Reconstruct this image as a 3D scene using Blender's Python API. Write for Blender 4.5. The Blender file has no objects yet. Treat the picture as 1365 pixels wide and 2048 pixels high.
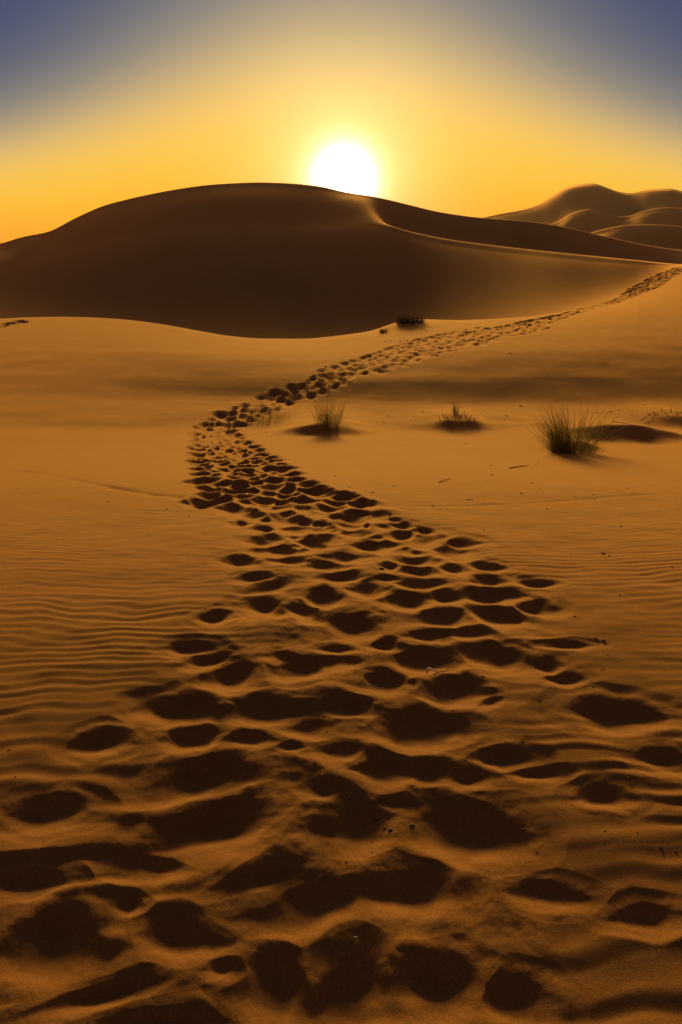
import bpy, math, random
import numpy as np
from mathutils import Vector

# ------------------------------------------------------------------ camera, sky, sun, exposure
PITCH = math.radians(21.0); FPX = 1365.0; CT, ST = math.cos(PITCH), math.sin(PITCH)
SUN_EL = 7.9; SUN_AZ = 0.3            # lamp
GLOW_EL = 4.9; GLOW_AZ = 0.25        # visible solar disc
C = bpy.context.scene.collection
cam_d = bpy.data.cameras.new('camera'); cam = bpy.data.objects.new('camera', cam_d); C.objects.link(cam)
cam.location = (0, 0, 0); cam.rotation_euler = (math.radians(90) - PITCH, 0, 0)
cam_d.sensor_fit = 'VERTICAL'; cam_d.sensor_height = 36; cam_d.sensor_width = 24
cam_d.lens = 36 * FPX / 2048; cam_d.clip_start = 0.05; cam_d.clip_end = 20000
bpy.context.scene.camera = cam
vs = bpy.context.scene.view_settings
vs.view_transform = 'Standard'; vs.look = 'None'; vs.gamma = 1; vs.use_curve_mapping = False
vs.exposure = 1.0

sun_d = bpy.data.lights.new('sun', 'SUN'); sun = bpy.data.objects.new('sun', sun_d); C.objects.link(sun)
sun_d.energy = 2.85; sun_d.angle = math.radians(11.5); sun_d.color = (1.0, 0.585, 0.12)
sun.rotation_euler = (math.radians(90 - SUN_EL), 0, math.radians(180 - SUN_AZ))

def srgb(*c):
    return tuple((v/255/12.92 if v/255 <= .04045 else ((v/255+.055)/1.055)**2.4) for v in c)

world = bpy.data.worlds.new('World'); bpy.context.scene.world = world; world.use_nodes = True
nt = world.node_tree; nt.nodes.clear()
def N(t, **k):
    n = nt.nodes.new(t)
    for a, b in k.items(): setattr(n, a, b)
    return n
def link(a, b): nt.links.new(a, b)
def M(op, a, b=None, c=None, clamp=False):
    n = N('ShaderNodeMath', operation=op, use_clamp=clamp)
    for i, v in enumerate((a, b, c)):
        if v is None: continue
        if isinstance(v, (int, float)): n.inputs[i].default_value = v
        else: link(v, n.inputs[i])
    return n.outputs[0]
tc = N('ShaderNodeTexCoord'); sep = N('ShaderNodeSeparateXYZ'); link(tc.outputs['Generated'], sep.inputs[0])
DEG = 57.29578
el = M('MULTIPLY', M('ARCSINE', sep.outputs[2]), DEG)
elp = M('MAXIMUM', el, 0.0)
az = M('ABSOLUTE', M('MULTIPLY', M('ARCTAN2', sep.outputs[0], sep.outputs[1]), DEG))
azc = M('MINIMUM', az, 60.0)
f1 = M('MULTIPLY_ADD', M('MULTIPLY', azc, azc), 0.0017, 1.0)
far = M('MAXIMUM', M('SUBTRACT', az, 24.0), 0.0)
D = M('MULTIPLY_ADD', elp, f1, M('MULTIPLY', M('MULTIPLY', far, far), 0.006))
ramp = N('ShaderNodeValToRGB'); link(M('DIVIDE', D, 60.0), ramp.inputs[0])
stops = [(0, (252,160,20)), (2.5, (254,172,26)), (5.5, (255,190,44)), (9.3, (248,198,82)), (12, (224,186,112)),
         (14.5, (178,160,124)), (17.2, (130,128,124)), (21, (86,98,118)), (26, (52,74,114)), (34, (46,62,100)), (58, (56,52,58))]
cr = ramp.color_ramp
cr.interpolation = 'B_SPLINE'
while len(cr.elements) < len(stops): cr.elements.new(0.5)
for e, (p, c) in zip(cr.elements, stops):
    e.position = p/60; e.color = (*srgb(*c), 1)
# horizon tint: deep yellow below the sun, orange at the sides
gd = Vector((math.sin(math.radians(GLOW_AZ))*math.cos(math.radians(GLOW_EL)), math.cos(math.radians(GLOW_AZ))*math.cos(math.radians(GLOW_EL)), math.sin(math.radians(GLOW_EL))))
dp = N('ShaderNodeVectorMath', operation='DOT_PRODUCT'); link(tc.outputs['Generated'], dp.inputs[0]); dp.inputs[1].default_value = gd
ang = M('MULTIPLY', M('ARCCOSINE', M('MINIMUM', dp.outputs['Value'], 1.0)), DEG)
def gauss(w):
    q = M('DIVIDE', ang, w); return M('EXPONENT', M('MULTIPLY', M('MULTIPLY', q, q), -1.0))
def addc(base, fac, col):
    n = N('ShaderNodeMix', data_type='RGBA', blend_type='ADD'); link(fac, n.inputs['Factor']); link(base, n.inputs['A'])
    n.inputs['B'].default_value = (*col, 1); n.clamp_factor = False; return n.outputs['Result']
col = addc(ramp.outputs[0], M('MULTIPLY', gauss(13.0), 1.0), (.05, .02, .0))
col = addc(col, gauss(5.6), (.30, .29, .18))
col = addc(col, gauss(9.0), (.10, .10, .07)); col = addc(col, gauss(2.7), (.8, .75, .5)); col = addc(col, gauss(1.62), (5.0, 5.0, 5.0))
sky = N('ShaderNodeTexSky', sky_type='NISHITA', sun_disc=False); sky.sun_elevation = math.radians(SUN_EL); sky.sun_rotation = math.radians(SUN_AZ)
sky.air_density = 1.5; sky.dust_density = 3.0
col2 = N('ShaderNodeMix', data_type='RGBA', blend_type='ADD'); col2.inputs['Factor'].default_value = 0.0008
link(col, col2.inputs['A']); link(sky.outputs[0], col2.inputs['B'])
bg = N('ShaderNodeBackground'); bg.inputs['Strength'].default_value = 0.5
link(col2.outputs['Result'], bg.inputs[0]); out = N('ShaderNodeOutputWorld'); link(bg.outputs[0], out.inputs[0])

# ------------------------------------------------------------------ helpers
def tag(o, label=None, cat=None, group=None, kind=None):
    if label: o['label'] = label
    if cat: o['category'] = cat
    if group: o['group'] = group
    if kind: o['kind'] = kind
    return o

def mesh_obj(name, V, F, mat, parent=None, smooth=True):
    me = bpy.data.meshes.new(name); me.from_pydata([tuple(v) for v in V], [], F); me.update()
    if smooth: me.polygons.foreach_set('use_smooth', [True]*len(me.polygons))
    me.materials.append(mat)
    o = bpy.data.objects.new(name, me); C.objects.link(o)
    if parent is not None: o.parent = parent
    return o

def pchip(x, y, q):
    x = np.asarray(x, float); y = np.asarray(y, float); h = np.diff(x); d = np.diff(y)/h
    m = np.zeros_like(y); m[0], m[-1] = d[0], d[-1]
    s = d[:-1]*d[1:] > 0; w1 = 2*h[1:]+h[:-1]; w2 = h[1:]+2*h[:-1]
    with np.errstate(all='ignore'):
        hm = (w1+w2)/(w1/d[:-1]+w2/d[1:])
    m[1:-1] = np.where(s, hm, 0)
    q = np.clip(q, x[0], x[-1]); i = np.clip(np.searchsorted(x, q)-1, 0, len(h)-1); t = (q-x[i])/h[i]
    return (2*t**3-3*t**2+1)*y[i]+(t**3-2*t**2+t)*h[i]*m[i]+(-2*t**3+3*t**2)*y[i+1]+(t**3-t**2)*h[i]*m[i+1]

def perlin(x, y, seed=0):
    r = np.random.RandomState(seed); P = r.permutation(512); P = np.concatenate([P, P]); g = r.rand(512)*2*np.pi
    gx, gy = np.cos(g), np.sin(g)
    xf = np.floor(x); yf = np.floor(y); xi = xf.astype(np.int64) & 511; yi = yf.astype(np.int64) & 511; fx = x-xf; fy = y-yf
    u = fx*fx*fx*(fx*(fx*6-15)+10); v = fy*fy*fy*(fy*(fy*6-15)+10)
    def G(a, b):
        h = P[(P[(xi+a) & 511]+yi+b) & 511]
        return gx[h]*(fx-a)+gy[h]*(fy-b)
    a = G(0, 0); b = G(1, 0); c = G(0, 1); d = G(1, 1)
    return 1.5*((a+(b-a)*u)+((c+(d-c)*u)-(a+(b-a)*u))*v)
def sst(a, b, x):
    t = np.clip((x-a)/(b-a), 0, 1); return t*t*(3-2*t)

# ------------------------------------------------------------------ dune relief: ridge and hollow lines read across the view
def tanD(y): return math.tan(PITCH-math.atan((1024-y)/FPX))       # depression of a sight line
def z_of(Y, ypx):
    v = (1024-ypx)/FPX; return Y*(-ST+v*CT)/(CT+v*ST)
PXN = 1120
pin = np.linspace(-70, 1435, PXN)
outL = 682.5-1365*np.geomspace(0.5512+0.002, 3.2, 90)[::-1]; outR = 682.5+1365*np.geomspace(0.5512+0.002, 3.2, 90)
pxs = np.concatenate([outL, pin, outR]); NC = len(pxs)
def line(pts, wd=25):                             # (px, value) -> value at every column
    p = sorted(pts); v = pchip([a for a, b in p], [b for a, b in p], pxs)
    k = np.hanning(wd); k /= k.sum(); return np.convolve(np.pad(v, wd//2, mode='edge'), k, 'valid')
def vz(Y, ypx):
    v = (1024-ypx)/FPX; return Y*(-ST+v*CT)/(CT+v*ST)
def solve(Yp, Zp, ypx, m):
    t = np.array([tanD(y) for y in ypx]); Y = (m*Yp-Zp)/(t+m); return Y, -t*Y
one = np.ones(NC)
KY, KZ = [], []
def add(Y, Z): KY.append(np.asarray(Y)*one); KZ.append(np.asarray(Z)*one)
add(0.3, -1.68); add(1.0, -1.67); add(2.5, -1.64); add(5.0, -1.795)  # nearest sand made to rise away from the camera, to darken the foreground
add(8.0, vz(8.0, line([(-500,896),(200,898),(700,899),(1365,900),(1900,900)])))
Y5 = 11.0*one; Z5 = vz(Y5, line([(-500,846),(0,848),(400,850),(900,851),(1365,848),(2000,840)])); add(Y5, Z5)
y6 = line([(-900,800),(0,800),(300,802),(600,806),(900,814),(1365,812),(2000,800)])
Y6, Z6 = solve(Y5, Z5, y6, line([(-900,.02),(0,.0),(300,0),(600,-.01),(1365,.0)])); add(Y6, Z6)
y7 = line([(-900,740),(0,745),(300,750),(600,755),(900,752),(1365,748),(2000,740)])
Y7, Z7 = solve(Y6, Z6, y7, line([(-900,.03),(0,.035),(250,.055),(420,.082),(600,.092),(800,.095),(1000,.105),(1365,.103),(2000,.09)])); add(Y7, Z7)
y8 = line([(-900,690),(0,700),(250,700),(450,708),(620,714),(800,704),(1000,700),(1365,690),(2000,680)])
Y8, Z8 = solve(Y7, Z7, y8, line([(-900,.035),(0,.036),(250,.042),(450,.05),(620,.035),(800,.055),(1000,.08),(1365,.095),(2000,.09)])); add(Y8, Z8)
y9 = line([(-900,600),(-300,635),(0,642),(60,639),(130,638),(200,640),(270,646),(340,657),(400,669),(450,678),(520,684),(600,684),(680,679),(740,670),(790,655),(850,644),(920,645),(1000,641),(1060,636),(1130,625),(1200,612),(1250,600),(1300,580),(1335,556),(1365,541),(1420,532),(1600,520),(2200,500)])
Y9, Z9 = solve(Y8, Z8, y9, line([(-900,.03),(0,.014),(200,.012),(400,.0),(600,-.015),(700,0),(850,.02),(1000,.025),(1130,.03),(1250,.04),(1365,.052),(2000,.05)])); add(Y9, Z9)
Y10 = Y9+line([(-900,17),(0,17),(400,18),(700,17),(850,14),(1000,9),(1130,5.5),(1250,4.5),(1365,1.5),(2000,1.5)], 121)
Z10 = vz(Y10, y9+line([(-900,40),(0,40),(400,36),(700,30),(850,26),(1000,15),(1090,5),(1150,-2),(1250,-12),(1365,-5),(2000,-5)], 121)); add(Y10, Z10)
y11 = line([(-900,600),(-300,560),(0,540),(100,512),(200,484),(280,466),(365,455),(520,450),(640,447),(735,444),(770,449),(820,463),(900,479),(1000,492),(1150,508),(1260,519),(1365,529),(1450,531),(1700,515),(2200,495)])
Y11 = line([(-900,88),(300,86),(640,82),(735,75),(820,68),(900,60),(1000,53),(1150,46),(1260,44.5),(1365,49),(1700,50),(2200,50)], 121); Z11 = vz(Y11, y11); add(Y11-2.5, Z11-2.5*(Z11-Z10)/(Y11-Y10)); add(Y11, Z11)
y12 = line([(-900,590),(-300,540),(0,512),(100,487),(200,442),(280,424),(365,409),(520,396),(640,398),(700,400),(730,405),(755,428),(780,454),(830,470),(900,486),(1000,500),(1150,516),(1260,528),(1365,540),(1700,540),(2200,540)], 31)
Y12 = line([(-900,104),(640,98),(735,91),(820,86),(1000,80),(1365,72),(2200,72)], 141); add(Y12, vz(Y12, y12))
y13 = line([(-900,560),(-300,515),(0,487),(45,474),(98,463),(150,437),(210,411),(280,393),(365,377),(430,369),(520,365),(580,367),(640,373),(690,384),(750,394),(820,410),(880,424),(958,435),(1050,442),(1120,452),(1200,470),(1290,489),(1365,500),(1700,512),(2200,500)])
Y13 = line([(-900,125),(0,120),(520,116),(640,110),(800,104),(958,97),(1200,88),(1365,86),(2200,86)], 141); Z13 = vz(Y13, y13); add(Y13-4, Z13-4*(Z13-KZ[-1])/(Y13-KY[-1])); add(Y13, Z13)
Y14 = Y13+28; add(Y14, vz(Y14, y13+9))
y15 = line([(-900,600),(0,530),(520,420),(958,458),(1060,466),(1150,474),(1200,460),(1255,450),(1310,449),(1365,453),(1500,470),(2200,480)])
add(205*one, vz(205*one, y13+7))
Y15 = 232*one; add(Y15-8, vz(Y15, y15)-8*.19); add(Y15, vz(Y15, y15)); add(262*one, vz(262*one, y15+8))
y17 = line([(-900,600),(0,530),(520,430),(958,452),(1050,456),(1110,446),(1145,426),(1180,418),(1215,428),(1250,433),(1290,421),(1330,415),(1365,416),(1500,410),(2200,470)])
add(296*one, vz(305*one, y17)-9*.19); add(305*one, vz(305*one, y17)); add(345*one, vz(345*one, y17+6))
y19 = line([(-900,560),(-300,540),(0,520),(520,420),(900,446),(958,437),(1000,428),(1050,419),(1080,409),(1105,394),(1135,378),(1160,373),(1185,371),(1210,378),(1240,388),(1262,390),(1300,383),(1340,381),(1365,386),(1500,378),(1700,400),(2200,450)])
add(410*one, vz(420*one, y19)-10*.17); add(420*one, vz(420*one, y19)); add(700*one, vz(700*one, y19+12)); add(1500*one, 4.0*one)
KY = np.array(KY); KZ = np.array(KZ)

# row spacing follows the relief's distance
Ys = [0.35]; 
while Ys[-1] < 1450:
    y = Ys[-1]
    st = 0.00125*(y*y+2.6)/1.65 if y < 14 else max(0.00125*(14*14+2.6)/1.65, y*0.0105)
    st = max(st, 0.0036)
    if 14 <= y < 60: st = 0.13
    elif 60 <= y < 200: st = 0.55
    elif y >= 200: st = 1.8 if y < 450 else y*0.03
    Ys.append(y+st)
Ys = np.array(Ys); NR = len(Ys)
ZB = np.empty((NR, NC))
for j in range(NC): ZB[:, j] = pchip(KY[:, j], KZ[:, j], Ys)
k = np.hanning(15); k /= k.sum()
SS = (pxs-682.5)/FPX
YY = np.repeat(Ys[:, None], NC, 1)
XX = SS[None, :]*(YY*CT-ZB*ST)
# low rolling of the far sand
far = sst(9, 30, YY)
ZB = ZB + far*0.022*perlin(XX/9, YY/13, 5)*sst(300, 60, YY)+sst(60, 150, YY)*sst(2000, 600, YY)*(0.12+.9*sst(180, 260, YY)*sst(430, 400, YY))*perlin(XX/38, YY/50, 6)*sst(1500, 1800, np.abs(pxs)[None, :]+0*YY+700*(np.abs(SS)[None, :] > .6))
far = sst(45, 90, YY); ZB += far*0.007*perlin(XX/2.6+.3*YY/3, YY/5, 8)

YPX = 1024-FPX*((YY*ST+ZB*CT)/(YY*CT-ZB*ST))        # where each vertex is seen
def ground(px, py, ymin=0.4, ymax=500):
    """point of the relief seen at a pixel of the photograph"""
    j = np.interp(px, pxs, np.arange(NC)); j0 = int(min(max(j, 0), NC-2)); f = j-j0
    col = YPX[:, j0]*(1-f)+YPX[:, j0+1]*f; zc = ZB[:, j0]*(1-f)+ZB[:, j0+1]*f
    ok = np.where((col <= py) & (Ys > ymin))[0]
    i = ok[0] if len(ok) else NR-2
    i = max(i, 1); t = (col[i-1]-py)/max(col[i-1]-col[i], 1e-6); t = min(max(t, 0), 1)
    Y = Ys[i-1]+t*(Ys[i]-Ys[i-1]); Z = zc[i-1]+t*(zc[i]-zc[i-1])
    return (px-682.5)/FPX*(Y*CT-Z*ST), Y, Z

# ------------------------------------------------------------------ footprints
prints = [
(415,1004,25,7,5),(465,1016,18,6,0),(485,1042,22,9,0),(535,1037,24,6,0),(535,1054,24,7,0),(583,1056,20,6,0),(608,1041,30,8,5),(645,1044,17,7,0),
(568,1025,25,8,0),(530,1008,22,7,0),(590,1070,22,7,0),(532,1080,35,10,3),(560,1098,38,9,0),(625,1081,35,10,8),(597,1089,16,5,0),(478,1121,36,10,6),
(580,1119,42,9,0),(650,1127,50,11,0),(510,1152,30,9,-3),(545,1170,44,12,-10),(645,1190,36,18,0),(530,1207,48,17,0),(605,1218,45,17,18),(430,1235,36,14,0),
(655,1015,32,9,0),(718,1026,28,6,4),(662,1031,20,5,0),(702,1045,30,10,3),(733,1050,12,5,0),(632,1046,17,6,0),(663,1057,22,6,0),(715,1065,30,8,0),
(645,1083,34,11,8),(740,1087,45,12,0),(760,1072,20,5,0),(785,1036,20,4,4),(800,1047,30,7,4),(805,1065,34,13,0),(845,1058,28,7,6),(835,1078,20,6,0),
(835,1100,34,8,0),(835,1118,42,11,0),(878,1096,32,7,8),(905,1111,24,9,14),(924,1083,36,9,0),(695,1110,45,12,0),(780,1132,22,9,0),(765,1155,35,6,0),
(685,1150,45,12,0),(840,1140,36,10,0),(840,1163,48,12,0),(913,1135,30,9,5),(972,1131,32,9,4),(735,1175,37,15,0),(820,1198,46,19,0),(890,1190,42,14,0),
(980,1160,36,11,0),(1078,1165,40,8,0),(1070,1211,42,15,0),(990,1189,65,16,0),(890,1233,60,17,0),(1000,1228,60,20,12),(860,1268,50,18,0),(935,1262,45,14,0),
(848,1315,70,28,0),(1000,1312,65,26,8),(1090,1328,34,15,0),(1140,1288,45,7,0),(905,1378,72,32,0),(775,1360,60,24,0),(1130,1355,38,12,0),(980,1402,30,12,-15),
(1235,1425,90,30,2),(1335,1520,55,24,8),(1215,1592,58,24,0),(845,1450,105,42,0),(1005,1515,60,20,0),(935,1548,55,22,0),(775,1530,65,38,0),(850,1535,60,30,0),
(1070,1545,50,12,0),(712,1250,52,23,0),(675,1293,42,14,0),(770,1285,35,14,0),(565,1310,45,15,4),(600,1330,60,25,0),(665,1318,50,18,0),(380,1293,45,13,0),
(415,1320,50,16,-10),(463,1350,55,27,0),(365,1415,80,27,0),(535,1418,75,26,0),(710,1410,60,20,0),(625,1447,52,22,0),(385,1475,65,26,0),(500,1475,60,18,0),
(580,1490,30,10,0),(205,1483,52,25,0),(680,1500,60,22,0),(410,1550,90,45,-8),(650,1575,55,20,0),(105,1622,72,30,0),(430,1647,100,60,-12),(310,1727,85,30,4),
(55,1762,72,30,0),(110,1885,95,68,0),(365,1870,85,35,5),(258,1803,28,13,0),(540,1750,80,30,-10),(190,1990,120,20,-12),(450,1935,40,25,0),
(710,1645,75,45,0),(800,1600,60,22,0),(925,1655,105,58,5),(640,1800,120,55,-10),(815,1780,105,60,0),(1090,1785,75,28,4),(1035,2000,70,50,0),(690,1985,105,95,0),
(870,1965,90,70,0),(550,1965,80,70,0),(1290,1830,70,25,-3),(330,2040,130,30,0),(470,905,14,4,0),(555,1218,40,14,0)]
random.seed(11)
trail = [(1120,760,230),(1050,650,190),(1000,560,150),(960,500,92),(920,478,75),(880,440,45),(858,428,36),(838,460,48),(815,520,55),(795,570,55),(770,635,52),
         (745,695,46),(715,790,46),(695,860,55),(675,930,60),(660,1010,60),(648,1060,45),(632,1120,22),(612,1195,14),(600,1240,14),(575,1290,30),(555,1325,26),(535,1362,14)]
ty = [t[0] for t in trail][::-1]; tx = [t[1] for t in trail][::-1]; twd = [t[2] for t in trail][::-1]
P = []                                    # X, Y, A, L, shear, depth factor
for (cx, cy, a, b, rot) in prints:
    X1, Yn, _ = ground(cx, min(cy+b, 2400)); X2, Yf, _ = ground(cx, cy-b); X0, Y0, Z0 = ground(cx, cy)
    A = a*(Y0*CT-Z0*ST)/FPX; L = max((Yf-Yn)/2, 0.03); Yc = (Yf+Yn)/2
    sh = -math.tan(math.radians(rot))*(L/b)/(A/a)
    P.append((X0, Yc, A*.93, L*.92, sh, 1.0))
occ = []
def scatter(y0, y1, n, wid=1.0, minr=.16, df=1.0):
    c = 0
    for _ in range(n*30):
        if c >= n: break
        py = random.uniform(y0, y1); t = np.interp(py, ty, tx); w = np.interp(py, ty, twd)*wid
        px = t+w*max(-1, min(1, random.gauss(0, .52)))
        X, Y, Z = ground(px, py)
        if any((X-a)**2+(Y-b)**2*.5 < minr*minr for a, b in occ): continue
        occ.append((X, Y)); c += 1
        s = random.uniform(.75, 1.2)
        P.append((X, Y, (.108 if py > 850 else .125)*s, (.115 if py > 850 else .155)*s*random.uniform(.8, 1.2), random.uniform(-.5, .5), df*random.uniform(.75, 1.15)))
scatter(862, 1005, 230, 1.0, .13, 1.35); scatter(845, 910, 70, 1.0, .11, 1.3); scatter(745, 850, 120, .8, .2, 1.2); scatter(655, 745, 170, 1.3, .18, .62)
scatter(700, 745, 34, .6, .2, 1.0); scatter(1000, 1100, 45, .8, .16, .7)
scatter(607, 660, 120, .7, .17, .95); scatter(535, 612, 260, .8, .16, 1.7)
for k_ in range(26):                      # tracks climbing over the left shoulder
    X, Y, Z = ground(-60+k_*4.3+random.uniform(-4, 4), 668-k_*1.05+random.uniform(-3, 3)); P.append((X, Y, .16, .25, 0, 1.0))

for _ in range(36):                       # old, half-filled prints between the fresh ones
    X, Y, Z = ground(random.gauss(690, 110), random.uniform(1150, 1900))
    s_ = random.uniform(.6, 1.3); P.append((X, Y, .12*s_, .085*s_*random.uniform(.7, 1.3), random.uniform(-.4, .4), random.uniform(.2, .4)))
ACC = np.zeros((NR, NC)); BER = np.zeros((NR, NC)); WID = np.zeros((NR, NC)); TR = np.zeros((NR, NC))
n1 = perlin(XX*6.5, YY*6.5, 21); n2 = perlin(XX*6.5+40, YY*6.5, 22); n3 = perlin(XX*17, YY*17, 23)
def window(X0, Y0, rx, ry):
    i0, i1 = np.searchsorted(Ys, [Y0-ry, Y0+ry]); i1 = min(i1+1, NR); i0 = max(i0-1, 0)
    d0 = max(Y0-ry, .4)*CT+1.6*ST; d1 = (Y0+ry)*CT+2.5*ST
    s = [(X0-rx)/d0, (X0-rx)/d1, (X0+rx)/d0, (X0+rx)/d1]
    p = [682.5+FPX*v for v in s]; j0 = max(np.searchsorted(pxs, min(p))-2, 0); j1 = min(np.searchsorted(pxs, max(p))+2, NC)
    return slice(i0, i1), slice(j0, j1)
rr = random.Random(3)
for (X0, Y0, A, L, sh, df) in P:
    sl = window(X0, Y0, A*2.7+.05, L*2.7+A*abs(sh)*2.4+.05)
    x = XX[sl]-X0; y = YY[sl]-Y0-sh*x
    near = 1.0 if Y0 < 5.5 else .5
    u = x/A+.2*near*n1[sl]+.05*n3[sl]; w = y/L+.2*near*n2[sl]-.04*n3[sl]
    pk = rr.uniform(-.5, .5); w = w/(1+.16*np.exp(-((u-pk)/.45)**2))
    r = np.sqrt(u*u+w*w)
    outer = np.where(w > 0, 1.12, 1.42); inner = np.where(w > 0, .5, .12)
    bl = sst(-.35, .35, w); outer = 1.6+(1.12-1.6)*bl; inner = -.1+.3*bl
    p = 1-sst(inner, outer, r)
    dl = min(.32*L+.004, .085)*df
    if Y0 < 4.4: WID[sl] = np.maximum(WID[sl], .68*dl*np.clip(1-np.sqrt(r*r+.12)/2.2, 0, 1)); dl = dl*.72
    q_ = 3 if Y0 < 3.6 else 7; ACC[sl] = (ACC[sl]**q_+(dl*p)**q_)**(1/q_)
    BER[sl] = np.maximum(BER[sl], dl*(.04+.14*bl)*min(1, (L/.06)**2)*np.exp(-((r-1.3)/.3)**2)*(1+.6*n3[sl]))
    TR[sl] = np.maximum(TR[sl], 1-sst(1.2, 2.4, r))

# ------------------------------------------------------------------ wind ripples, lumps, hummocks under the tufts, drag lines
near = sst(7.5, 3.5, YY)
open_ = 1-.6*TR
wy = YY+.08*perlin(XX*1.1, YY*1.6, 31)+.03*perlin(XX*4.5, YY*5.5, 32)+.035*XX*perlin(XX*.5, YY*.4, 33)
lam = .060+.012*perlin(XX*.35+9, YY*.35, 34)*0
ph = wy/.058; sw = ph-np.floor(ph)
rip = np.where(sw < .62, .5-.5*np.cos(np.pi*sw/.62), .5+.5*np.cos(np.pi*(sw-.62)/.38))
ph2 = (wy*1.0+.03*perlin(XX*2.2+3, YY*2.5, 35))/.094; rip2 = .5+.5*np.sin(2*np.pi*ph2)
mask = np.clip(.62+.75*perlin(XX*1.3+7, YY*1.6, 36), .12, 1.2)
foot = sst(2.6, 1.5, YY)
ZD = near*open_*mask*(.0025*sst(7, 2.2, YY)*rip*(1-.3*foot)+.0060*rip2*(.10+.90*foot))
ZD += near*.0035*perlin(XX*2.6, YY*4.2, 37)+.0016*near*perlin(XX*7, YY*12, 38)
tc_ = sst(.0, 1., TR)
ZD += sst(6, 3, YY)*(.25+tc_)*.0065*perlin(XX*3.1, YY*4.4, 40)+sst(9, 4, YY)*tc_*.0035*perlin(XX*7.5, YY*10, 41)
ZD += sst(2.4, 1.3, YY)*.005*perlin(XX*2.4+5, YY*3.4, 42)
ZD += sst(26, 8, YY)*sst(3, 8, YY)*.012*perlin(XX*.9, YY*1.1, 43)
ZD += sst(40, 12, YY)*sst(5, 9, YY)*.0022*perlin(XX*4, YY*5, 44)

ZD += sst(5, 2.5, YY)*(.25+.75*tc_)*(.0006*perlin(XX*26, YY*30, 45)*(.4+np.abs(perlin(XX*3, YY*3, 49)))*2+.0004*perlin(XX*60, YY*64, 46))
ZD += sst(10, 14, YY)*sst(60, 25, YY)*.0035*(.5+perlin(XX*.2, YY*.2, 48))*np.sin(2*np.pi*(YY+.25*perlin(XX*.5, YY*.7, 47)+.05*XX)/.33)*sst(18, 12, YY)
def hummock(px, py, wx, h, fr, bk, sk=0):
    X, Y, Z = ground(px, py); x = XX-X; y = YY-Y-sk*x
    n = 1+.25*perlin(XX*2.2, YY*2.2, 51)
    g = np.exp(-np.abs(x/wx)**2.6)*np.where(y < 0, np.exp(-(y/fr)**2), np.exp(-(y/bk)**2))
    return h*g*n
HM = hummock(650, 866, .62, .15, .30, 1.3)+hummock(1225, 880, .98, .21, .42, 1.6, -.1)+hummock(1140, 897, .35, .10, .30, .8)
HM += hummock(917, 852, .5, .115, .42, 1.0)+hummock(1350, 842, .4, .08, .4, 1.0)+hummock(1060, 853, .5, .012, .3, 1)+hummock(845, 851, .4, .015, .3, 1)+hummock(1000, 855, .6, .015, .3, 1)
HM += hummock(815, 650, .8, .07, 1.0, 2.0)
ZD += HM
def groove(pts, wd, dep):
    q = [ground(*p) for p in pts]; out = 0
    d = np.full(XX.shape, 9.)
    i0, i1 = np.searchsorted(Ys, [min(a[1] for a in q)-.5, max(a[1] for a in q)+.5])
    X_, Y_ = XX[i0:i1], YY[i0:i1]; d = np.full(X_.shape, 9.)
    for a, b in zip(q[:-1], q[1:]):
        vx, vy = b[0]-a[0], b[1]-a[1]; t = np.clip(((X_-a[0])*vx+(Y_-a[1])*vy)/(vx*vx+vy*vy), 0, 1)
        d = np.minimum(d, np.hypot(X_-a[0]-t*vx, Y_-a[1]-t*vy)+.02*perlin(X_*3, Y_*3, 77))
    ZD[i0:i1] -= dep*np.exp(-(d/wd)**2)*(.6+.6*perlin(X_*5, Y_*5, 78))
groove([(20,938),(90,948),(150,960),(210,972),(260,982),(330,992),(392,1001)], .05, .012)
groove([(690,1008),(760,1012),(900,1012),(1040,1008),(1200,996),(1365,985)], .03, .005)
Z = ZB+ZD-ACC-WID+BER*np.clip(1-ACC/.02, 0, 1)

def surface(px, py):
    """point on the finished sand"""
    X, Y, z = ground(px, py); i = min(np.searchsorted(Ys, Y), NR-1); j = min(np.searchsorted(pxs, px), NC-1)
    return Vector((X, Y, Z[i, j]))

# ------------------------------------------------------------------ materials
def material(name):
    m = bpy.data.materials.new(name); m.use_nodes = True; t = m.node_tree; b = t.nodes['Principled BSDF']; return m, t, b
sand, t, b = material('sand')
g = t.nodes.new('ShaderNodeNewGeometry'); L_ = t.links.new
def noise(scale, detail=4, rough=.6):
    n = t.nodes.new('ShaderNodeTexNoise'); n.inputs['Scale'].default_value = scale; n.inputs['Detail'].default_value = detail; n.inputs['Roughness'].default_value = rough
    L_(g.outputs['Position'], n.inputs['Vector']); return n.outputs[0]
cr_ = t.nodes.new('ShaderNodeValToRGB'); L_(noise(1.3, 6), cr_.inputs[0])
cr_.color_ramp.elements[0].position = .3; cr_.color_ramp.elements[0].color = (.31, .145, .046, 1)
cr_.color_ramp.elements[1].position = .7; cr_.color_ramp.elements[1].color = (.37, .175, .058, 1)
mx = t.nodes.new('ShaderNodeMix'); mx.data_type = 'RGBA'; mx.blend_type = 'MULTIPLY'; mx.inputs['Factor'].default_value = 1
L_(cr_.outputs[0], mx.inputs['A'])
gr = t.nodes.new('ShaderNodeValToRGB'); L_(noise(170, 3, .85), gr.inputs[0])
gr.color_ramp.elements[0].position = .32; gr.color_ramp.elements[0].color = (.66, .62, .56, 1)
gr.color_ramp.elements[1].position = .62; gr.color_ramp.elements[1].color = (1.12, 1.12, 1.12, 1)
L_(gr.outputs[0], mx.inputs['B']); L_(mx.outputs['Result'], b.inputs['Base Color'])
b.inputs['Roughness'].default_value = .95; b.inputs['Specular IOR Level'].default_value = .1
b.inputs['Sheen Weight'].default_value = .6; b.inputs['Sheen Roughness'].default_value = .45; b.inputs['Sheen Tint'].default_value = (1, .55, .2, 1)
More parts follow.
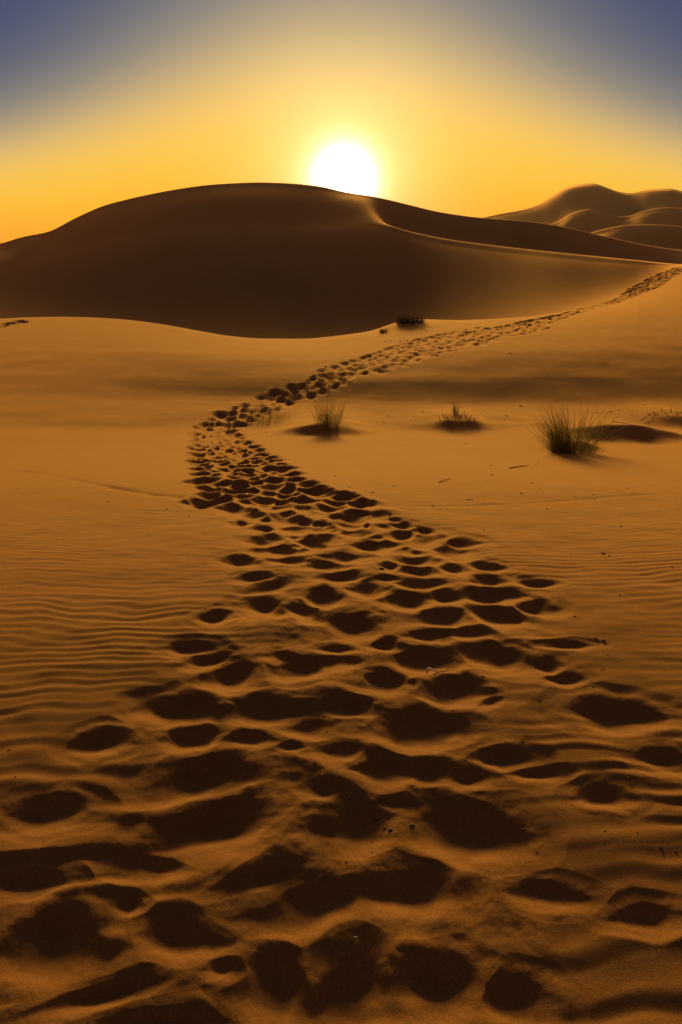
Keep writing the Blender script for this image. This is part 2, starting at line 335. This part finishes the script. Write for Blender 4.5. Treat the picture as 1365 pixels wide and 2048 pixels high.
bp = t.nodes.new('ShaderNodeBump'); bp.inputs['Strength'].default_value = .6; bp.inputs['Distance'].default_value = .002
L_(noise(260, 3, .7), bp.inputs['Height']); L_(bp.outputs[0], b.inputs['Normal'])

def simple(name, c1, c2, scale=40, rough=.8, trans=0):
    m, t_, b_ = material(name); tc2 = t_.nodes.new('ShaderNodeTexCoord'); n = t_.nodes.new('ShaderNodeTexNoise'); n.inputs['Scale'].default_value = scale
    t_.links.new(tc2.outputs['Object'], n.inputs['Vector']); r = t_.nodes.new('ShaderNodeValToRGB')
    r.color_ramp.elements[0].position = .35; r.color_ramp.elements[1].position = .65
    r.color_ramp.elements[0].color = (*c1, 1); r.color_ramp.elements[1].color = (*c2, 1)
    t_.links.new(n.outputs[0], r.inputs[0]); t_.links.new(r.outputs[0], b_.inputs['Base Color']); b_.inputs['Roughness'].default_value = rough
    if trans:
        tr = t_.nodes.new('ShaderNodeBsdfTranslucent'); t_.links.new(r.outputs[0], tr.inputs[0]); ms = t_.nodes.new('ShaderNodeMixShader'); ms.inputs[0].default_value = trans
        t_.links.new(b_.outputs[0], ms.inputs[1]); t_.links.new(tr.outputs[0], ms.inputs[2]); t_.links.new(ms.outputs[0], t_.nodes['Material Output'].inputs[0])
    return m
m_grass = simple('dune_grass', (.36, .34, .14), (.50, .44, .20), 12, .7, .7)
m_straw = simple('dry_straw', (.26, .21, .10), (.38, .30, .15), 12, .7, .4)
m_shrub = simple('dark_scrub', (.11, .105, .045), (.19, .16, .07), 12, .8, .5)
m_dark = simple('dark_pebble', (.030, .018, .010), (.07, .042, .022), 90, .8)
m_brown = simple('brown_pebble', (.10, .055, .026), (.16, .09, .04), 90, .8)
m_twig = simple('twig', (.07, .04, .02), (.13, .08, .04), 60, .8)
m_white = simple('white_strand', (.62, .58, .52), (.8, .76, .7), 60, .6)

# ------------------------------------------------------------------ the sand as one sheet
def grid_mesh(name, X, Y, Z, mat):
    nr, nc = X.shape; co = np.stack([X, Y, Z], -1).reshape(-1, 3).astype(np.float32)
    idx = np.arange(nr*nc, dtype=np.int32).reshape(nr, nc)
    f = np.stack([idx[:-1, :-1], idx[:-1, 1:], idx[1:, 1:], idx[1:, :-1]], -1).reshape(-1, 4)
    me = bpy.data.meshes.new(name); me.vertices.add(len(co)); me.vertices.foreach_set('co', co.ravel())
    me.loops.add(f.size); me.loops.foreach_set('vertex_index', f.ravel()); me.polygons.add(len(f))
    me.polygons.foreach_set('loop_start', np.arange(0, f.size, 4, dtype=np.int32)); me.polygons.foreach_set('use_smooth', np.ones(len(f), bool))
    me.update(); me.validate(); me.materials.append(mat); o = bpy.data.objects.new(name, me); C.objects.link(o); return o
# rows behind the camera continue the sheet
bk = [(-300, 620), (-120, 260), (-30, 80), (-8, 26), (-2, 8), (-.3, 2.5), (.15, 1.25)]
Xb = np.array([XX[0]*k2 if k2 > 2 else XX[0]*k2 for (_, k2) in bk]); Yb = np.array([[a]*NC for a, _ in bk], float); Zb_ = np.full_like(Xb, -1.68)
Zb_ += .3*perlin(Xb/30, Yb/30, 60)*sst(-5, -60, Yb)
desert = grid_mesh('desert_ground', np.vstack([Xb, XX]), np.vstack([Yb, YY]), np.vstack([Zb_, Z]), sand)
tag(desert, 'rippled orange desert sand with a worn trail of footprints and dunes behind', kind='structure')

# ------------------------------------------------------------------ plants
def blade(V, F, base, az_, lean, length, width, droop, seg=5):
    """flat curved blade, tapered to its tip"""
    d = Vector((math.cos(az_), math.sin(az_), 0)); side = Vector((-d.y, d.x, 0)); rot = random.uniform(0, 3.14)
    side = Vector((math.cos(rot), math.sin(rot), 0)); i0 = len(V); p = Vector(base); a = lean
    for s in range(seg+1):
        q = s/seg; w = width*(1-q**1.5)*.5+.0004
        V.append(p-side*w); V.append(p+side*w); V.append(p+side.cross(Vector((0, 0, 1)))*w*.7)
        p = p+(d*math.sin(a)+Vector((0, 0, 1))*math.cos(a))*(length/seg); a += droop/seg
    for s in range(seg):
        for c in range(3):
            a0 = i0+3*s+c; a1 = i0+3*s+(c+1) % 3; F.append((a0, a1, a1+3, a0+3))
def tuft(name, px, py, n, h, spread, rad, label, cat, mat, stalks=0, droop=.9, width=.006, group=None, lean0=0.0, az0=None):
    o = surface(px, py); V, F = [], []
    for _ in range(n):
        a = random.uniform(0, 6.283) if az0 is None or random.random() < .4 else random.gauss(az0, .5); r = rad*math.sqrt(random.random())
        blade(V, F, (r*math.cos(a), r*math.sin(a), -.03-.06*(r/rad)**2), a+random.gauss(0, .5), abs(random.gauss(lean0, spread))*(.4+.6*r/rad)+.03, h*random.uniform(.45, 1.0), width*random.uniform(.7, 1.2), random.uniform(.1, droop))
    ob = mesh_obj(name, V, F, mat); ob.location = o; tag(ob, label, cat, group)
    if stalks:
        V, F = [], []
        for _ in range(stalks):
            a = random.uniform(0, 6.283); r = rad*.8*random.random()
            blade(V, F, (r*math.cos(a), r*math.sin(a), -.03), a, abs(random.gauss(0, spread*1.3))+.05, h*random.uniform(.8, 1.2), width*.8, random.uniform(0, .5))
        c = mesh_obj('dry_stalks', V, F, m_straw, ob)
    return ob
random.seed(5)
tuft('grass_tuft', 657, 868, 150, .60, .26, .17, 'tall sparse upright grass tuft rising from the dark hummock right of the trail', 'grass tuft', m_grass, 22, .45, .0055)
tuft('low_shrub', 537, 838, 260, .22, .7, .45, 'low dull green bush at the right edge of the trail bend', 'shrub', m_grass, 20, .8, .007)
tuft('grass_tuft', 915, 852, 170, .20, .65, .30, 'squat dark grass clump on the small middle hummock', 'grass tuft', m_shrub, 0, .9, .008)
bt = tuft('grass_tuft', 1147, 905, 520, .62, .42, .24, 'largest bushy grass tuft, spreading blades, at the left end of the long dark hummock', 'grass tuft', m_grass, 110, .9, .0042, az0=2.8)
tuft('grass_tuft', 1305, 872, 26, .22, .5, .16, 'thin wispy grass sprig on the right end of the long hummock', 'grass tuft', m_grass, 8, .8, .006)
tuft('low_shrub', 1348, 838, 240, .16, .9, .42, 'flat dark shrub at the right edge of the picture beneath the shaded slope', 'shrub', m_shrub, 0, .9, .008)
tuft('low_shrub', 820, 650, 420, .36, .7, .42, 'dark rounded shrub on the crest of the near ridge, seen against the shaded dune', 'shrub', m_shrub, 0, .8, .022)
tuft('low_shrub', 768, 664, 90, .2, .5, .12, 'smallest dark shrub on the ridge crest, left of the rounded one', 'shrub', m_shrub, 0, .6, .02)
tuft('grass_tuft', 913, 838, 30, .34, .12, .05, 'narrow upright grass wisp behind the squat dark clump', 'grass tuft', m_shrub, 0, .3, .009, az0=2.6)

def rod(pts, r0, r1, sides=6):
    V, F = [], []; n = len(pts)
    for i, p in enumerate(pts):
        p = Vector(p); d = (Vector(pts[min(i+1, n-1)])-Vector(pts[max(i-1, 0)])).normalized(); s = d.orthogonal().normalized(); u = d.cross(s); r = r0+(r1-r0)*i/(n-1)
        for k2 in range(sides):
            a = 6.2832*k2/sides; V.append(p+s*r*math.cos(a)+u*r*math.sin(a))
    for i in range(n-1):
        for k2 in range(sides):
            a, b2 = i*sides+k2, i*sides+(k2+1) % sides; F.append((a, b2, b2+sides, a+sides))
    F.append(tuple(range(sides))[::-1]); F.append(tuple(range((n-1)*sides, n*sides))); return V, F
def lying(name, pix, r, mat, label, cat, lift=.006, group=None):
    pts = [surface(*p)+Vector((0, 0, lift*(1+.8*math.sin(2.3*i)))) for i, p in enumerate(pix)]
    o = pts[0].copy(); V, F = rod([p-o for p in pts], r*.6, r*.25); ob = mesh_obj(name, V, F, mat); ob.location = o; return tag(ob, label, cat, group)
tw = 'dry twigs lying on the sand round the tufts'
lying('dry_twig', [(1018,938),(1040,935),(1062,931),(1080,928)], .008, m_twig, 'long thin dry twig on the sand left of the largest grass tuft', 'twig', group=tw)
lying('dry_twig', [(878,965),(890,961),(903,957)], .006, m_twig, 'short slanting twig on bare sand right of the trail, below the grass hummocks', 'twig', group=tw)
lying('dry_twig', [(1283,845),(1295,838),(1310,834)], .012, m_twig, 'curved twig beside the flat dark shrub at the right edge', 'twig', .02, group=tw)
lying('dry_twig', [(1222,851),(1240,850),(1256,850)], .008, m_twig, 'pale thin twig behind the long dark hummock', 'twig', group=tw)
lying('dry_twig', [(868,1346),(880,1341),(892,1333),(903,1324),(914,1316)], .0035, m_twig, 'brown curved twig on the rim between two deep footprints, beside the white scrap', 'twig', .006)
# white scrap and pale stalk
q = surface(866, 1352)
V, F = rod([Vector(v) for v in ((-.016, 0, .002), (-.017, .002, .014), (-.012, .002, .018), (.004, -.002, .010), (.016, -.004, .003), (.02, -.006, .001))], .0024, .0016)
ob = mesh_obj('white_scrap', V, F, m_white); ob.location = q+Vector((0, 0, .03)); ob.scale = (1.5, 1.5, 1.3); ob.rotation_euler = (0, 0, .1); tag(ob, 'small white twisted scrap between two deep footprints', 'scrap')
q = surface(712, 1880)
V, F = rod([Vector(v) for v in ((0, 0, -.01), (.002, 0, .008), (.005, 0, .018), (.0055, -.002, .027), (.0005, -.004, .031), (-.005, -.004, .030))], .0010, .0008)
ob = mesh_obj('dry_stalk', V, F, m_white); ob.location = q; tag(ob, 'tiny pale hooked stalk standing upright in the near sand', 'stalk')

# ------------------------------------------------------------------ pebbles
def pebble_mesh(seed):
    r = random.Random(seed); import bmesh
    bm = bmesh.new(); bmesh.ops.create_icosphere(bm, subdivisions=2, radius=1)
    off = Vector((r.uniform(0, 9), r.uniform(0, 9), r.uniform(0, 9))); from mathutils import noise as mn
    for v in bm.verts: v.co = v.co*(1+.35*mn.noise(v.co*1.1+off)); v.co.z *= .72
    me = bpy.data.meshes.new('pebble'); bm.to_mesh(me); bm.free(); me.polygons.foreach_set('use_smooth', [True]*len(me.polygons)); return me
shapes = {}
for mname, mat in (('d', m_dark), ('b', m_brown)):
    for k2 in range(4):
        me = pebble_mesh(k2+(10 if mname == 'b' else 0)); me.materials.append(mat); shapes[mname, k2] = me
rp = random.Random(17)
pend = []
def pebble(px, py, rpx, label, group=None, kind='d', flat=1.0, wide=1.0):
    p = surface(px, py); r = (.72 if py < 1200 else .5)*rpx*(p.y*CT-p.z*ST)/FPX
    o = bpy.data.objects.new('pebble', shapes[kind, rp.randrange(4)]); C.objects.link(o); o.location = p+Vector((0, 0, r*.08*flat))
    o.scale = (r*wide*1.15, r*rp.uniform(.8, 1.2), r*flat*.7); o.rotation_euler = (rp.uniform(-.2, .2), rp.uniform(-.2, .2), rp.uniform(-.5, .5)); pend.append((group, px, py, o)); return tag(o, label, 'pebble', group)
pebble(1192, 1277, 5, 'smaller left one of two touching dark pebbles on the rippled sand right of the trail')
pebble(1207, 1281, 6.5, 'larger right one of two touching dark pebbles on the rippled sand right of the trail')
pebble(763, 1136, 6.5, 'round black pebble in the middle of the trail among small footprints', wide=1.3)
pebble(780, 1026, 4, 'single black pebble at the right edge of the trail where it widens')
pebble(635, 1214, 4, 'dark pebble on the lower edge of a footprint left of the trail centre')
pebble(1078, 1401, 4.5, 'dark pebble left of the large solitary footprint on the right')
pebble(1045, 1483, 4.5, 'lone dark pebble on the ripples below and left of the large solitary right footprint')
pebble(940, 999, 6, 'flat elongated dark pebble lying alone on smooth sand right of the trail', flat=.4, wide=1.6)
pebble(1043, 987, 4, 'small dark pebble below the largest grass tuft, its size standing out on smooth sand', flat=.7)
pebble(966, 1353, 5, 'dark pebble at the upper right rim of a deep footprint beside the white scrap', wide=1.4)
pebble(745, 985, 5, 'wide dark pebble on smooth sand above the right edge of the trail', flat=.6, wide=1.4)
ga = 'dark droppings in a line across the near footprints'
for (x, y, s) in [(630,1526,4.5),(645,1549,5),(640,1411,4),(648,1425,4),(825,1566,3.5),(700,1591,4.5),(825,1641,6.5),(755,1628,5),(770,1645,6),(782,1651,8),(745,1671,5),(745,1698,5),(693,1719,4.5),(564,1876,4),(612,1332,4),(655,1455,3.5)]:
    pebble(x, y, s, 'small dark pebble among the near footprints in the middle of the trail', ga, 'd', .7, rp.uniform(1, 1.5))
gb = 'small pebbles on the near ripples at the right'
for (x, y, s) in [(1048,1654,5.5),(1210,1664,4.5),(1275,1669,4),(1322,1698,5.5),(1350,1705,6),(1075,1700,4),(1257,1558,4.5),(1185,1372,4),(1150,1233,5),(1160,1295,5),(1215,1311,3.5),(1205,1338,4)]:
    pebble(x, y, s, 'small dark pebble on the near ripples right of the trail', gb, 'd', .5, rp.uniform(1, 1.8))
gc = 'pebbles strewn on smooth sand right of the trail'
for (x, y, s) in [(745,1019,3),(752,1019,3.2),(745,1001,2.5),(652,972,3.4),(640,968,2.6),(636,967,3),(642,962,2.2),(641,975,2.5),(565,920,2.6),(568,894,2.8),(540,913,3),(613,927,2.8),(532,867,2.5),(1188,990,3),(1190,998,3.2),(1150,994,2.6),(1256,977,2.8),(866,1011,3.4),(880,1018,2.4),(1095,1019,3.6),(969,1060,3.4),(1242,1053,2.6),(1207,1107,4),(1220,1112,3),(1345,1136,3.4),(932,889,3.2),(966,931,3.2),(982,932,3.2),(985,951,4),(872,944,2),(1065,967,2.5),(700,974,2.8),(704,982,2.4),(788,971,2.6),(800,968,2.6),(670,952,4),(1186,1144,2.6),(1240,1191,3)]:
    pebble(x, y, s, 'small pebble on the smooth sand right of the trail', gc, 'd', .75, rp.uniform(1, 1.5))
for _ in range(30):
    x = rp.uniform(560, 1350); y = rp.uniform(890, 1110)
    if x < np.interp(y, ty, tx)+np.interp(y, ty, twd)*1.15: continue
    pebble(x, y, rp.uniform(1.3, 2.2), 'small pebble on the smooth sand right of the trail', gc, rp.choice('db'), .7, rp.uniform(1, 1.5))
gd_ = 'pebbles in front of the shaded slope'
for (x, y, s) in [(1222,824,3.2),(1237,822,3.2),(1195,826,2.4),(1290,812,2.6),(1265,832,2),(1042,813,3),(962,830,2.6),(968,825,2.6),(1012,836,3.4),(846,827,3.6),(828,836,2.8),(778,832,2.6),(768,845,2.4),(805,858,2.2),(780,864,2)]:
    pebble(x, y, s, 'small dark pebble on the sand at the foot of the shaded slope behind the tufts', gd_, 'd', .7, rp.uniform(1, 1.6))
ge = 'pebbles on the sand left of the trail'
for (x, y, s) in [(384,893,2.6),(215,1003,3.6),(334,1019,3.6),(36,977,3),(75,986,2),(20,1500,5),(30,1555,5),(182,923,2.6),(392,930,2),(368,880,2.6),(378,1032,2.5)]:
    pebble(x, y, s, 'small dark pebble on the smooth sand left of the trail', ge, 'd', .45, rp.uniform(1.2, 2))
gf = 'pebbles on the near ridge around the distant tracks'
for (x, y, s) in [(900,703,3),(802,682,2.4),(815,681,2.2),(835,687,2.2),(872,678,2.8),(886,674,2),(894,669,2.2),(912,701,2),(933,668,1.8),(1020,706,2.2),(652,734,2.4),(668,733,1.8),(544,788,2.4),(770,683,2.2),(781,681,2),(853,662,2),(874,709,2.2)]:
    pebble(x, y, s, 'small dark pebble on the near ridge around the distant tracks', gf, 'd', .8, rp.uniform(1, 1.4))
ORD = 'first second third fourth fifth sixth seventh eighth ninth tenth eleventh twelfth thirteenth fourteenth fifteenth sixteenth seventeenth eighteenth nineteenth twentieth'.split()
def rank(items, fmt, key):
    for i, it in enumerate(sorted(items, key=key)): it[3]['label'] = fmt.format(ORD[i])
G_ = lambda g: [p for p in pend if p[0] == g]
rank(G_(ga), '{} from the top of the dark pebbles running down the near footprints', lambda p: (p[2], p[1]))
rank(G_(gb), '{} from the top of the dark pebbles on the near ripples at the right', lambda p: (p[2], p[1]))
rank(G_(gd_), '{} from the left of the pebbles at the foot of the shaded slope', lambda p: (p[1], p[2]))
rank(G_(ge), '{} from the top of the flat pebbles on sand left of the trail', lambda p: (p[2], p[1]))
rank(G_(gf), '{} from the left of the pebbles on the near ridge by the tracks', lambda p: (p[1], p[2]))
bands = [(0, 935, 'close below the row of tufts'), (935, 985, 'a little below the tufts'), (985, 1030, 'midway down the smooth sand'), (1030, 1110, 'low on the smooth sand'), (1110, 3000, 'where the ripples begin')]
cols_ = [(0, 720, 'beside the trail'), (720, 900, 'left of the squat clump'), (900, 1080, 'under the squat clump'), (1080, 3000, 'towards the right edge')]
for a0, a1, bt_ in bands:
    for c0, c1, ct_ in cols_:
        rank([p for p in G_(gc) if a0 <= p[2] < a1 and c0 <= p[1] < c1], '{} pebble from the left '+bt_+' '+ct_, lambda p: (p[1], p[2]))
# ------------------------------------------------------------------ dusty air
hz = mesh_obj('haze', [(x, y, z) for z in (-12, 52) for x, y in ((-1700, -330), (1700, -330), (1700, 1520), (-1700, 1520))],
    [(0, 3, 2, 1), (4, 5, 6, 7), (0, 1, 5, 4), (1, 2, 6, 5), (2, 3, 7, 6), (3, 0, 4, 7)], None or bpy.data.materials.new('haze'), smooth=False)
hm = hz.data.materials[0]; hm.use_nodes = True; ht = hm.node_tree; ht.nodes.clear()
hv = ht.nodes.new('ShaderNodeVolumePrincipled'); hv.inputs['Density'].default_value = 0.00016; hv.inputs['Color'].default_value = (.85, .72, .70, 1); hv.inputs['Anisotropy'].default_value = .3
ho = ht.nodes.new('ShaderNodeOutputMaterial'); ht.links.new(hv.outputs[0], ho.inputs['Volume']); tag(hz, 'thin dusty air over the dunes', kind='stuff')
print('VERTS', NR, NC, NR*NC)
